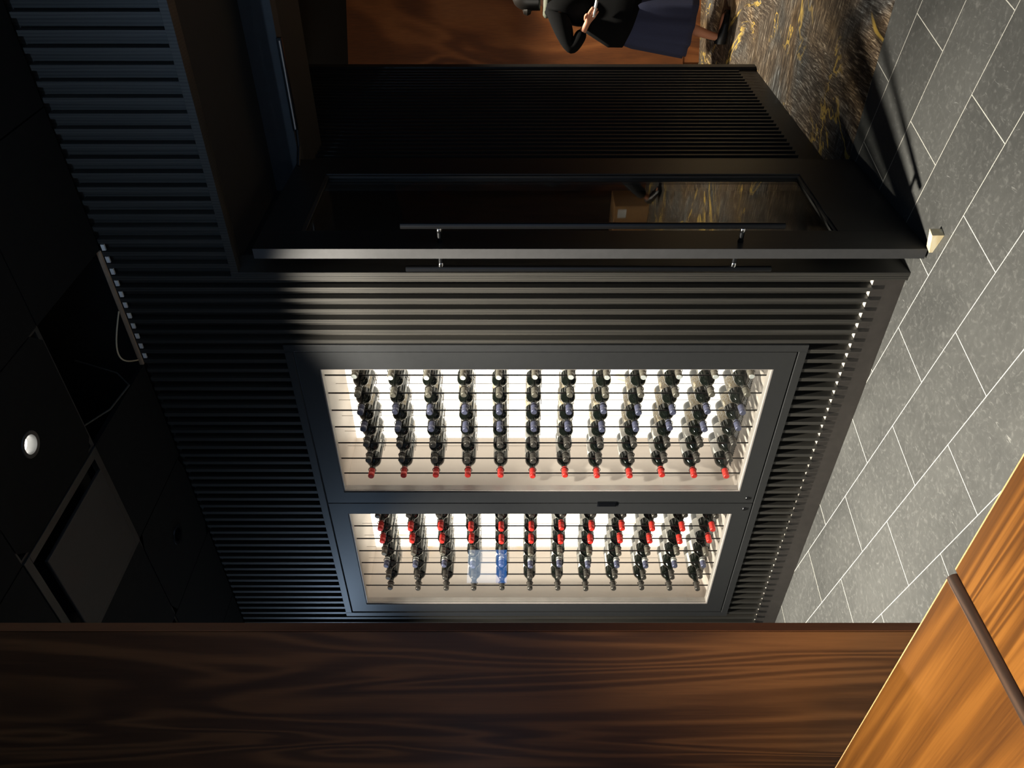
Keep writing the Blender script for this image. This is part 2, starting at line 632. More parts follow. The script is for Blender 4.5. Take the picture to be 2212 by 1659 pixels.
# walnut partition at the near left
px1 = -1.564
pw = MB().box(-3.35, px1 - .19, 1.02, 1.10, 0, CEIL).build('wall_partition', 'door_black', kind='structure')
MB().box(-3.35, px1 - .004, 1.0, 1.0195, 0, CEIL - .002).build('veneer_panel', 'walnut', pw)
MB().box(px1 - .004, px1 - .0005, 1.008, 1.0195, 0, CEIL - .002).build('shadow_groove', 'door_black', pw)
MB().box(px1, px1 + .0022, .9995, 1.02, 0, CEIL - .002).build('edge_band', 'walnut_edge', pw)
MB().box(XL - .1, XL, -3, 2.81, 0, CEIL).build('wall_left', 'dark_panel', kind='structure')

# suspended ceiling of square tiles; one tile is missing against the wall
G = .565
GX0, GY0 = -1.522, 2.145
tc = lambda i, j: (GX0 - G * (i + .5), GY0 - G * (j + .5))
LAMP_TILES = {(0, 0): tc(0, 0), (3, 0): tc(3, 0), (-1, 4): tc(-1, 4), (0, 7): tc(0, 7), (2, -1): (GX0 - G * 2.5, 2.405)}
c = MB()
for i in range(-9, 9):
    for j in range(-1, 10):
        xa, xb = GX0 - G * (i + 1), GX0 - G * i
        ya, yb = GY0 - G * (j + 1), GY0 - G * j
        if j == -1:
            ya, yb = GY0, WY - .001
        if xa < XL or xb > 3.2:
            continue
        if (i, j) == (0, -1) or (i, j) == (1, 0):
            continue
        g = .003
        if (i, j) in LAMP_TILES:
            cx_, cy_ = LAMP_TILES[(i, j)]
            n_ = 32
            rim, out = [], []
            for k in range(n_):
                an = 2 * PI * (k + .5) / n_
                ca, sa = math.cos(an), math.sin(an)
                rim.append((cx_ + .037 * ca, cy_ + .037 * sa))
                hx_ = (xb - g - cx_) if ca > 0 else (cx_ - xa - g)
                hy_ = (yb - g - cy_) if sa > 0 else (cy_ - ya - g)
                q = min(hx_ / max(abs(ca), 1e-6), hy_ / max(abs(sa), 1e-6))
                out.append((cx_ + q * ca, cy_ + q * sa))
            vi = [c.bm.verts.new((*p, CEIL)) for p in rim]
            vo = [c.bm.verts.new((*p, CEIL)) for p in out]
            vt = [c.bm.verts.new((*p, CEIL + .06)) for p in rim]
            for k in range(n_):
                k2 = (k + 1) % n_
                c.bm.faces.new((vo[k], vo[k2], vi[k2], vi[k]))
                c.bm.faces.new((vi[k], vi[k2], vt[k2], vt[k]))
            continue
        c.box(xa + g, xb - g, ya + g, yb - g, CEIL, CEIL + .02)
ceil = c.build('ceiling', 'ceiling', kind='structure')
g = MB()
for i in range(-8, 9):
    xx = GX0 - G * i
    if XL < xx < 3.2:
        g.box(xx - .010, xx + .010, -3, GY0, CEIL + .006, CEIL + .03)
for j in range(0, 10):
    yy = GY0 - G * j
    g.box(XL, 3.2, yy - .010, yy + .010, CEIL + .0065, CEIL + .03)
g.build('ceiling_grid', 'trim_metal', ceil)
sl = MB()
sl.box(XL, 3.2, -3, BACK, CEIL + .55, CEIL + .6)
sl.box(XL, 3.2, -3.05, -3, CEIL, CEIL + .6)  # unseen skirts added to keep world light out of the ceiling void
sl.box(XL - .05, XL, -3.05, BACK, CEIL, CEIL + .6)
sl.box(3.2, 3.25, -3.05, BACK, CEIL, CEIL + .6)
sl.box(XL, 3.2, WY + .002, WY + .008, CEIL + .02, CEIL + .55)
sl.build('ceiling_slab', 'void', kind='structure')
# the raw head of the partition seen through the missing tile
rb = MB()
rb.box(-2.085, -1.522, WY - .012, WY - .002, CEIL - .004, CEIL + .012)
rb.build('trim_8', 'board_edge', kind='structure')
rb = MB()
for x in slat_x:
    if -2.09 < x < -1.53:
        rb.box(x + SW / 2 + .004, x + PITCH - SW / 2 - .004, WY + .004, WY + .012, CEIL - .020, CEIL - .006)
rb.build('trim_9', 'paper', kind='structure')


# ------------------------------------------------------------------ ceiling fittings
def downlight(name, loc, lit, label, energy=0, ang=86, color=(1, .93, .80), blend=.35, hot=0, tilt=0):
    t = empty(name, loc)
    tag(t, label, 'ceiling light', 'recessed ceiling lights' if False else None)
    R = .036
    MB().lathe([(R + .001, .004), (R + .012, -.001), (R + .011, -.004), (R - .002, -.003), (R - .006, .034), (R - .004, .036), (R + .0005, .002)], 32).build('trim_ring', 'trim_metal' if lit else 'black_metal', t, smooth=True)
    lens = MB().lathe([(0, .030), (R - .005, .030), (R - .005, .035), (0, .035)], 28)
    if lit:
        lens.build('lens', emit('lit_lens', (1, .97, .88, 1), 14), t, smooth=False)
        aim = (0, math.tan(math.radians(tilt)), -1.012)
        spot('beam', (0, 0, -.012), energy, ang, blend, color, t, radius=.04, target=aim)
        if hot:
            spot('hot_core', (0, 0, -.012), hot, 50, 1.0, color, t, radius=.04, target=aim)
    else:
        lens.build('lens', 'cab_dark', t)
    return t


downlight('downlight', (*tc(0, 0), CEIL), True, 'glowing recessed ceiling downlight in front of the wine cabinet', 680, 78, blend=.5, hot=620, tilt=12)
downlight('downlight', (*tc(3, 0), CEIL), True, 'lit recessed downlight behind the walnut partition', 600, 80, blend=.8, hot=700, tilt=8)
downlight('downlight', (*tc(-1, 4), CEIL), True, 'lit recessed downlight above the oak tables', 1400, 84, (1, .91, .74), blend=.7)
downlight('downlight', (*tc(0, 7), CEIL), True, 'lit wide recessed downlight at the far end of the room from the cabinet', 75, 165, (1, .82, .62), blend=.5)
downlight('downlight', (-1.2, 6.0, 2.992), True, 'lit recessed downlight in the hall above the person in the skirt', 720, 80, (1, .92, .76), blend=.9)
downlight('downlight', (.8, 6.55, 2.992), True, 'lit recessed downlight in the hall nearest the cardboard box', 620, 88, (1, .92, .76), blend=.8)
downlight('downlight', (*LAMP_TILES[(2, -1)], CEIL), False, 'small unlit dark downlight in the black ceiling near the slatted wall')

def added_fill_spot(loc, target, energy, ang, color, label):  # invented fixture, added out of view to put blue light on the slats
    t = empty('added_fill_spot', loc)
    tag(t, label, 'added_fill_spot')
    d = (Vector(target) - Vector(loc)).normalized()
    MB().tube([d * -.05, d * .06], .035, 20).build('housing', 'black_metal', t, smooth=True)
    MB().tube([(0, 0, .02), (0, 0, CEIL - loc[2])], .009, 10).build('stem', 'black_metal', t, smooth=True)
    MB().tube([d * .0602, d * .0622], .028, 20).build('lens', emit('blue_lens', (*color, 1), 4), t, smooth=True)
    spot('beam', tuple(d * .075), energy, ang, 1.0, color, t, radius=.03, target=tuple(d))
    return t


added_fill_spot((-1.0, -1.5, 3.05), (-.35, 2.67, 2.95), 105, 46, (.50, .72, 1.0), 'added blue fill light, out of view, aimed above the doorway')
added_fill_spot((-5.55, 1.5, 3.02), (-2.2, 2.67, 2.4), 36, 84, (.55, .74, 1.0), 'added blue fill light, out of view behind the walnut partition')

cs = empty('ceiling_cassette', (GX0 - G * 1.5, GY0 - G * .5, CEIL))
tag(cs, 'square dark ceiling cassette with black air slots around a dropped panel', 'ceiling vent')
a = G / 2
f = MB()
for (x0, x1, y0, y1) in ((-a, a, -a, -a + .035), (-a, a, a - .035, a), (-a, -a + .035, -a + .035, a - .035), (a - .035, a, -a + .035, a - .035)):
    f.box(x0, x1, y0, y1, -.004, .02)
f.build('frame', 'cassette_frame', cs, bevel=.002)
MB().box(-a + .036, a - .036, -a + .036, a - .036, .05, .07).build('back_box', 'void', cs)
a2 = a - .062
MB().box(-a2, a2, -a2, a2, -.030, -.016).build('panel', 'cassette', cs, bevel=.004)
for sx in (-1, 1):
    for sy in (-1, 1):
        MB().box(sx * .14 - .006, sx * .14 + .006, sy * .14 - .006, sy * .14 + .006, -.016, .05).build('hanger', 'black_metal', cs)

# loose cable looping out of the missing tile
cb = MB()
pts = []
for i in range(25):
    u = i / 24
    pts.append((-1.80 - .255 * u, 2.648 - .125 * math.sin(PI * u), CEIL + .01 - .006 * math.sin(PI * u)))
cb.tube(pts, .0032, 8)
tag(cb.build('cable', 'cable', smooth=True), 'pale cable loop hanging from the open ceiling tile above the slats', 'cable')
cb = MB()
cb.tube([(-2.02, 2.60, CEIL + .25), (-2.05, 2.55, CEIL + .06), (-2.075, 2.50, CEIL - .002), (-2.079, 2.35, CEIL + .02), (-2.06, 2.18, CEIL + .1)], .004, 8)
tag(cb.build('cable', 'cable_dark', smooth=True), 'thin grey cable along the far edge of the open ceiling tile', 'cable')

# ------------------------------------------------------------------ the open door
DX0, DX1, DY0, DY1, DZ0, DZ1 = -1.520, -1.478, 2.597, 3.432, .008, 2.595
gy0, gy1, gz0, gz1 = 2.742, 3.270, .305, 2.437
door = empty('door_1', (DX1, DY1, 0), kind='structure')
tag(door, 'open black door with a tall glass panel and long bar handles', 'door')


def local(o, root):
    """keep world placement while parented to a moved empty"""
    o.parent = root
    o.matrix_parent_inverse = Matrix.Translation(root.location).inverted()
    return o


d = MB()
d.box(DX0, DX1, DY0 + .002, gy0, DZ0, DZ1)
local(d.build('lock_stile', 'door_black', bevel=.0015), door)
d = MB()
d.box(DX0, DX1, gy1, DY1, DZ0, DZ1)
local(d.build('hinge_stile', 'door_black', bevel=.0015), door)
d = MB()
d.box(DX0, DX1, gy0, gy1, gz1, DZ1)
local(d.build('top_rail', 'door_black'), door)
d = MB()
d.box(DX0, DX1, gy0, gy1, DZ0, gz0)
local(d.build('bottom_rail', 'door_black'), door)
d = MB()
d.box(DX0, DX1, DY0, DY0 + .002, DZ0, DZ1)
local(d.build('edge_strip', 'door_edge'), door)
d = MB()
for (a, b, e, f_) in ((gy0, gy0 + .012, gz0, gz1), (gy1 - .012, gy1, gz0, gz1), (gy0 + .012, gy1 - .012, gz0, gz0 + .012), (gy0 + .012, gy1 - .012, gz1 - .012, gz1)):
    d.box(DX1 - .016, DX1 - .006, a, b, e, f_)
local(d.build('glazing_bead', 'black_wood'), door)
d = MB()
d.box(-1.504, -1.497, gy0 + .0005, gy1 - .0005, gz0 + .0005, gz1 - .0005)
local(d.build('glass_panel', 'glass'), door)


def pull(xb, sgn, y, z0, z1, zs):
    p = MB().tube([(xb, y, z0), (xb, y, z1)], .0125, 16).build('pull_handle', 'black_metal', smooth=True)
    local(p, door)
    xf = DX1 if sgn > 0 else DX0
    for z in zs:
        m = MB()
        m.tube([(xf, y, z), (xf + sgn * .012, y, z)], .011, 14)
        m.tube([(xf + sgn * .010, y, z), (xb - sgn * .022, y, z)], .009, 14)
        o = m.build('standoff', 'black_metal', smooth=True)
        o.parent = p
        o.matrix_parent_inverse = Matrix.Translation(door.location).inverted() @ Matrix.Identity(4)
        o.matrix_parent_inverse = Matrix.Identity(4)
        m = MB().lathe([(0, 0), (.0095, 0), (.0105, .005), (.0105, .014), (.009, .018), (0, .018)], 16, axis='X', org=(xb - sgn * (.028 if sgn > 0 else .01), y, z))
        o = m.build('collar', 'chrome', smooth=True)
        o.parent = p


pull(-1.408, 1, 2.652, .557, 2.027, (.713, 1.88))
pull(-1.590, -1, 2.640, .575, 2.02, (.725, 1.88))

cl = empty('door_closer', (-1.1, 3.42, 2.57))
tag(cl, 'slim metal door closer rail under the door head', 'door closer')
MB().box(-.24, .16, 0, .02, .002, .024).build('rail', 'black_metal', cl, bevel=.002)
MB().tube([(-.23, -.004, .010), (.15, -.004, .010)], .0035, 8).build('track', 'steel_lip', cl)
MB().tube([(-.235, .0, .005), (-.30, -.03, .002), (-.362, -.10, .0)], .008, 8).build('arm', 'black_metal', cl)

# wooden wedge under the door's free edge
wd = MB()
L_, W_, T_ = .095, .034, .046
vb = wd.bm
vv = [vb.verts.new(p) for p in ((0, -W_ / 2, 0), (L_, -W_ / 2, 0), (L_, W_ / 2, 0), (0, W_ / 2, 0),
                                (0, -W_ / 2, .014), (L_, -W_ / 2, T_), (L_, W_ / 2, T_), (0, W_ / 2, .014))]
for q in ((3, 2, 1, 0), (4, 5, 6, 7), (0, 1, 5, 4), (1, 2, 6, 5), (2, 3, 7, 6), (3, 0, 4, 7)):
    vb.faces.new([vv[i] for i in q])
wg = wd.build('door_wedge', 'pale_wood', bevel=.001)
wg.location = (-1.474, 2.588, 0)
wg.rotation_euler = (0, 0, math.radians(-19))
tag(wg, 'small pale wooden wedge holding the black door open', 'doorstop')

# ------------------------------------------------------------------ wine cabinet
wc = empty('wine_cabinet', (0, 0, 0))
tag(wc, 'tall built-in charcoal wine cabinet with two glass doors and glowing back', 'wine cabinet')
wc.location = (-2.995, WY, CZ0)


def cpart(mb, name, mat, parent=wc, **kw):
    o = mb.build(name, mat, **kw)
    o.parent = parent
    if parent is wc:
        o.matrix_parent_inverse = Matrix.Translation(wc.location).inverted()
    return o


FWD = .036
f = MB()
f.box(CX0, CX0 + FWD, WY - .004, BACK + .02, CZ0, CZ1)
f.box(CX1 - FWD, CX1, WY - .004, BACK + .02, CZ0, CZ1)
f.box(CX0 + FWD, CX1 - FWD, WY - .004, BACK + .02, CZ1 - FWD, CZ1)
f.box(CX0 + FWD, CX1 - FWD, WY - .004, BACK + .02, CZ0, CZ0 + FWD)
cpart(f, 'outer_frame', 'cab', bevel=.0015)
SEAM = -3.004
IY0, IY1 = 2.705, 3.15      # interior
zi0, zi1 = .425, 2.475


def cab_door(x0, x1, gx0, gx1, gz0_, gz1_, lockx, nm):
    y0, y1 = WY + .001, WY + .026
    z0, z1 = CZ0 + FWD + .006, CZ1 - FWD - .006
    m = MB()
    m.box(x0, gx0, y0, y1, z0, z1)
    m.box(gx1, x1, y0, y1, z0, z1)
    m.box(gx0, gx1, y0, y1, z0, gz0_)
    m.box(gx0, gx1, y0, y1, gz1_, z1)
    dr = cpart(m, 'cabinet_door', 'cab')
    m = MB()
    t = .006
    m.box(gx0, gx0 + t, y0 + .006, y1 + .02, gz0_, gz1_)
    m.box(gx1 - t, gx1, y0 + .006, y1 + .02, gz0_, gz1_)
    m.box(gx0 + t, gx1 - t, y0 + .006, y1 + .02, gz0_, gz0_ + t)
    m.box(gx0 + t, gx1 - t, y0 + .006, y1 + .02, gz1_ - t, gz1_)
    cpart(m, 'steel_lip', 'steel_lip', dr)
    m = MB().box(gx0 + t, gx1 - t, y0 + .010, y0 + .014, gz0_ + t, gz1_ - t)
    cpart(m, 'glass_pane', 'glass', dr)
    m = MB().lathe([(0, -.004), (.009, -.004), (.0115, -.001), (.0115, .003), (0, .003)], 18, axis='Y', org=(lockx, y0, .392))
    cpart(m, 'key_lock', 'cab_dark', dr, smooth=True)
    return dr


cab_door(SEAM + .003, CX1 - FWD - .006, -2.922, -2.122, .440, 2.455, -2.966, 'r')
ld = cab_door(CX0 + FWD + .006, SEAM - .003, -3.893, -3.087, .450, 2.458, -3.048, 'l')
m = MB()
m.box(SEAM - .022, SEAM + .012, WY - .003, WY + .0008, 1.062, 1.160)
m.box(SEAM - .018, SEAM + .004, WY - .006, WY - .003, 1.066, 1.156)
cpart(m, 'latch', 'cab_dark', bevel=.0008)

for xa, xb, nm in ((-3.985, -3.970, 'side_lining'), (-2.050, -2.035, 'side_lining'), (-3.030, -3.000, 'centre_partition')):
    cpart(MB().box(xa, xb, IY0 - .012, IY1, zi0, zi1), nm, 'steel')
cpart(MB().box(-3.985, -2.035, IY0 - .012, IY1 + .03, zi1, zi1 + .02), 'top_lining', 'steel')
cpart(MB().box(-3.985, -2.035, IY0 - .012, IY1 + .03, zi0 - .02, zi0), 'bottom_lining', 'steel')
cpart(MB().box(-3.970, -3.030, IY1, IY1 + .02, zi0, zi1), 'backlit_panel', 'onyx')
cpart(MB().box(-3.000, -2.050, IY1, IY1 + .02, zi0, zi1), 'backlit_panel', 'onyx')
for xa, xb in ((-3.965, -3.035), (-2.995, -2.055)):
    m = MB()
    n = 60
    for i in range(n):
        xx = xa + .02 + (xb - xa - .04) * i / n
        m.box(xx, xx + .006, IY0 + .20, IY0 + .30, zi0, zi0 + .004)
    cpart(m, 'floor_vent', 'trim_metal')

# ------------------------------------------------------------------ racks and bottles
ROWS = 12
ZR = [.514 + .1636 * i for i in range(ROWS)]
ROD_Y = 2.745
TIP_Y = 2.700
PX = .1075


def rack_proto():
    r = empty('bottle_rack', (0, 0, 0))
    MB().tube([(-.023, 0, zi0), (-.023, 0, zi1)], .0036, 8).build('front_rod', 'rod', r, smooth=True)
    MB().tube([(-.023, .20, zi0), (-.023, .20, zi1)], .0014, 8).build('rear_rod', 'steel_lip', r, smooth=True)
    ring = MB()
    ring.torus((0, 0, 0), .0185, .0018, 'Y', 18, 6)
    ring0 = ring.build('neck_ring', 'rod', r, smooth=True)
    cr = MB()
    cr.tube([(-.023, .20, -.041), (-.012, .20, -.0405), (.012, .20, -.0405), (.030, .20, -.030)], .0018, 6)
    cr.tube([(-.012, .155, -.0405), (-.012, .245, -.0405)], .0018, 6)
    cr.tube([(.012, .155, -.0405), (.012, .245, -.0405)], .0018, 6)
    cr0 = cr.build('cradle', 'steel_lip', r, smooth=True)
    ring0.location.z = ZR[0]
    cr0.location.z = ZR[0]
    for z in ZR[1:]:
        for o in (ring0, cr0):
            c_ = o.copy()
            col.objects.link(c_)
            c_.parent = r
            c_.location.z = z
    return r


BASE_Y = .300
BPROF = [(0, BASE_Y - .012), (.020, BASE_Y - .004), (.032, BASE_Y), (.0362, BASE_Y - .005), (.0368, BASE_Y - .02), (.0368, .118), (.0350, .106),
         (.0290, .094), (.0215, .085), (.0165, .076), (.0146, .066), (.0140, .020), (.0150, .018), (.0150, .008), (.0125, .0), (0, .0)]


def bottle_proto(cap, gold, hood=False):
    bt = MB().lathe(BPROF, 22, axis='Y').build('wine_bottle', 'glass_bottle', smooth=True)
    prof = [(0, -.0012), (.0120, -.0012), (.0148, .0015), (.0156, .006), (.0156, .019), (.0150, .0202), (.0150, .0215), (.0155, .0225), (.0152, .050), (.0150, .0535), (.0146, .0535)]
    cp = MB().lathe(prof, 20, axis='Y').build('capsule', cap, bt, smooth=True)
    if cap == 'cap_white':
        cp.data.materials[0] = MAT['cap_taupe']
        MB().lathe([(0, -.0022), (.0118, -.0022), (.0124, -.0010), (0, -.0010)], 20, axis='Y').build('cap_top', 'cap_white', cp, smooth=True)
    if hood:
        MB().lathe([(.01555, .034), (.0158, .035), (.0158, .056), (.0150, .057)], 20, axis='Y').build('capsule_band', 'cap_white', cp, smooth=True)
    lb = MB()
    lb.lathe([(.0371, .150), (.0371, .245)], 22, axis='Y', a0=-2.2, a1=2.2)
    lb.build('label', 'label_gold' if gold else 'label', bt, smooth=True)
    return bt


# capsule of each column, from the partition side (left) to the door side
BAYS = [
    ('beside the wood wall', -3.792, ['cap_dark', 'cap_dark', 'cap_blue', 'cap_taupe', 'cap_red', 'cap_red', 'cap_dark'],
     ['dark', 'dark', 'white-and-blue', 'grey', 'red', 'red', 'dark'], [0, 0, 0, 0, 0, 0, 0], {2}),
    ('beside the open door', -2.840, ['cap_red', 'cap_dark', 'cap_dark', 'cap_blue', 'cap_blue', 'cap_taupe', 'cap_white'],
     ['red', 'dark', 'dark', 'slate-blue', 'slate-blue', 'taupe', 'white'], [0, 0, 1, 1, 1, 0, 0], set()),
]
ORD = ['first', 'second', 'third', 'fourth', 'fifth', 'sixth', 'seventh', 'eighth', 'ninth', 'tenth', 'eleventh', 'twelfth']
rack0 = rack_proto()
first_rack = True
protos = {}
for bay, x0, caps, words, gold, hoods in BAYS:
    for cidx in range(7):
        X = x0 + PX * cidx
        r = rack0 if first_rack else copy_tree(rack0)
        first_rack = False
        r.location = (X, ROD_Y, 0)
        tag(r, f'vertical wire bottle rack, {ORD[6 - cidx]} from the door side, bay {bay}', 'bottle rack', f'wire racks in the bay {bay}')
        key = (caps[cidx], gold[cidx], cidx in hoods)
        for ri, z in enumerate(ZR):
            if key not in protos:
                o = protos[key] = bottle_proto(caps[cidx], gold[cidx], cidx in hoods)
            else:
                o = copy_tree(protos[key])
            o.location = (X + random.uniform(-.002, .002), TIP_Y + random.uniform(-.004, .004), z + random.uniform(-.0012, .0012))
            o.rotation_euler = (random.uniform(-.006, .006), random.uniform(-.25, .25), random.uniform(-.012, .012))
            tag(o, f'{words[cidx]}-capped bottle, {ORD[11 - ri]} from the ceiling, {ORD[6 - cidx]} column from door side, bay {bay}',
                'wine bottle', f'wine bottles in the bay {bay}')


# ------------------------------------------------------------------ oak tables
def table(name, x0, x1, y0, y1, z, th, mat, label, bull):
    t = empty(name, ((x0 + x1) / 2, (y0 + y1) / 2, 0))
    tag(t, label, 'table', 'oak tables by the walnut partition')
    hx, hy = (x1 - x0) / 2, (y1 - y0) / 2
    MB().box(-hx, hx - (.012 if bull else 0), -hy, hy - .003, z - th, z).build('tabletop', mat, t, bevel=.002)
    MB().box(-hx, hx - (.012 if bull else 0), hy - .003, hy, z - th + .002, z - .0005).build('front_edge', 'lam_edge', t, bevel=.001)
    if bull:
        e = MB()
        prof = []
        n = 10
        for i in range(n + 1):
            an = -PI / 2 + PI * i / n
            prof.append((hx - .012 + .015 * math.cos(an), z - th / 2 + (th / 2) * math.sin(an)))
        a_ = [e.bm.verts.new((px, -hy, pz)) for px, pz in prof]
        b_ = [e.bm.verts.new((px, hy, pz)) for px, pz in prof]
        e.bm.faces.new(a_)
        e.bm.faces.new(b_[::-1])
        for i in range(n):
            e.bm.faces.new((a_[i], a_[i + 1], b_[i + 1], b_[i]))
        e.bm.faces.new((a_[n], a_[0], b_[0], b_[n]))
        e.build('side_edging', 'bullnose', t, smooth=True)
    MB().tube([(0, 0, .02), (0, 0, z - th)], .035, 16).build('pedestal', 'black_metal', t, smooth=True)
    MB().lathe([(0, 0), (.22, 0), (.22, .008), (.05, .022), (0, .022)], 28).build('base', 'black_metal', t, smooth=True)
    return t


ZA, ZB = .762, .748
table('dining_table', -2.75, -1.222, .28, .904, ZA, .030, 'oak_a', 'honey oak table with a dark rounded edge, pushed against the walnut partition', True)
table('dining_table', -1.2185, -.62, .28, .914, ZB, .030, 'oak_b', 'honey oak table with ridged grain, lower one beside the dark rounded edge', False)

# ------------------------------------------------------------------ things seen only as reflections
sc = empty('wall_screen', (XL, .845, 1.60))
tag(sc, 'small lit blue and white screen reflected in the cabinet glass', 'screen')
m = MB()
m.box(0, .03, -.225, .225, 0, .45)
m.build('casing', 'trim_metal', sc, bevel=.004)
MB().box(.030, .032, -.19, .19, .15, .42).build('pale_area', emit('screen_pale', (.62, .78, 1, 1), 2.2), sc)
MB().box(.030, .032, -.19, .19, .05, .15).build('blue_area', emit('screen_blue', (.06, .30, .95, 1), 2.6), sc)

bx = empty('cardboard_box', (1.36, 8.42, 0.002), math.radians(4))
tag(bx, 'brown cardboard box with a white sticker, reflected in the glass door', 'box')
MB().box(-.26, .26, -.19, .19, 0, .40).build('carton', 'cardboard', bx, bevel=.006)
MB().box(-.03, .03, -.1905, .19, .4001, .4012).build('tape', 'board_edge', bx)
MB().box(-.22, -.11, -.1915, -.1905, .26, .36).build('sticker', 'paper', bx)


# ------------------------------------------------------------------ people
def skin_mesh(name, verts, edges, radii, mat, parent=None, sub=2, root=0):
    me = bpy.data.meshes.new(name)
    me.from_pydata(verts, edges, [])
    o = bpy.data.objects.new(name, me)
    col.objects.link(o)
    o.modifiers.new('skin', 'SKIN').use_smooth_shade = True
    sd = me.skin_vertices[0].data
    for i, r in enumerate(radii):
        sd[i].radius = r if isinstance(r, tuple) else (r, r)
        sd[i].use_root = (i == root)
    if sub:
        s_ = o.modifiers.new('sub', 'SUBSURF')
        s_.levels = s_.render_levels = sub
    dg = bpy.context.evaluated_depsgraph_get()
    me2 = bpy.data.meshes.new_from_object(o.evaluated_get(dg))
    me2.name = name
    bpy.data.objects.remove(o)
    me2.materials.clear()
    me2.materials.append(MAT[mat])
    for p in me2.polygons:
        p.use_smooth = True
    o2 = bpy.data.objects.new(name, me2)
    col.objects.link(o2)
    if parent is not None:
        o2.parent = parent
    return o2


def head_mesh(bm, c, s=1.0):
    """head facing +x, c = centre, about 0.21 high; a lattice of rings with brow, nose, chin"""
    nz, na = 18, 28
    rings = []
    for i in range(nz + 1):
        t = i / nz
        zz = -.112 + .224 * t
        el = math.sqrt(max(0, 1 - ((t - .5) / .5) ** 2)) ** .8
        ring = []
        for k in range(na):
            a_ = 2 * PI * k / na
            ca, sa = math.cos(a_), math.sin(a_)
            rx = (.094 if ca > 0 else .098) * el
            ry = .074 * el * (1 - .18 * max(0, .4 - t))
            xx, yy = rx * ca, ry * sa
            if ca > 0:
                if t < .3:
                    xx += .012 * ca * (1 - abs(t - .14) / .16 if t < .3 else 0)           # chin
                nose = math.exp(-((t - .40) / .055) ** 2) * math.exp(-(sa / .16) ** 2)
                xx += .022 * nose
                xx += .010 * math.exp(-((t - .48) / .06) ** 2) * math.exp(-(sa / .13) ** 2)
                eye = math.exp(-((t - .52) / .04) ** 2) * math.exp(-((abs(sa) - .38) / .16) ** 2)
                xx -= .009 * eye
                xx += .004 * math.exp(-((t - .60) / .03) ** 2) * max(0, ca)
                xx += .005 * math.exp(-((t - .26) / .025) ** 2) * math.exp(-(sa / .28) ** 2)
            else:
                xx *= 1.0
            ring.append(bm.verts.new(Vector(c) + Vector((xx, yy, zz)) * s))
        rings.append(ring)
    for a_, b_ in zip(rings, rings[1:]):
        for k in range(na):
            bm.faces.new((a_[k], a_[(k + 1) % na], b_[(k + 1) % na], b_[k]))
    bm.faces.new(rings[0][::-1])
    bm.faces.new(rings[-1])
    for sgn in (-1, 1):                                   # ears
        e = MB()
        e.bm.free()
        ctr = Vector(c) + Vector((-.008, sgn * .075, -.002)) * s
        vs_ = []
        for i in range(7):
            an1 = PI * i / 6
            r_ = [bm.verts.new(ctr + Vector((.016 * math.sin(an1) * math.cos(2 * PI * k / 8), sgn * .008 * math.sin(an1) * math.sin(2 * PI * k / 8), .030 * math.cos(an1))) * s) for k in range(8)]
            vs_.append(r_)
        for a_, b_ in zip(vs_, vs_[1:]):
            for k in range(8):
                bm.faces.new((a_[k], a_[(k + 1) % 8], b_[(k + 1) % 8], b_[k]))


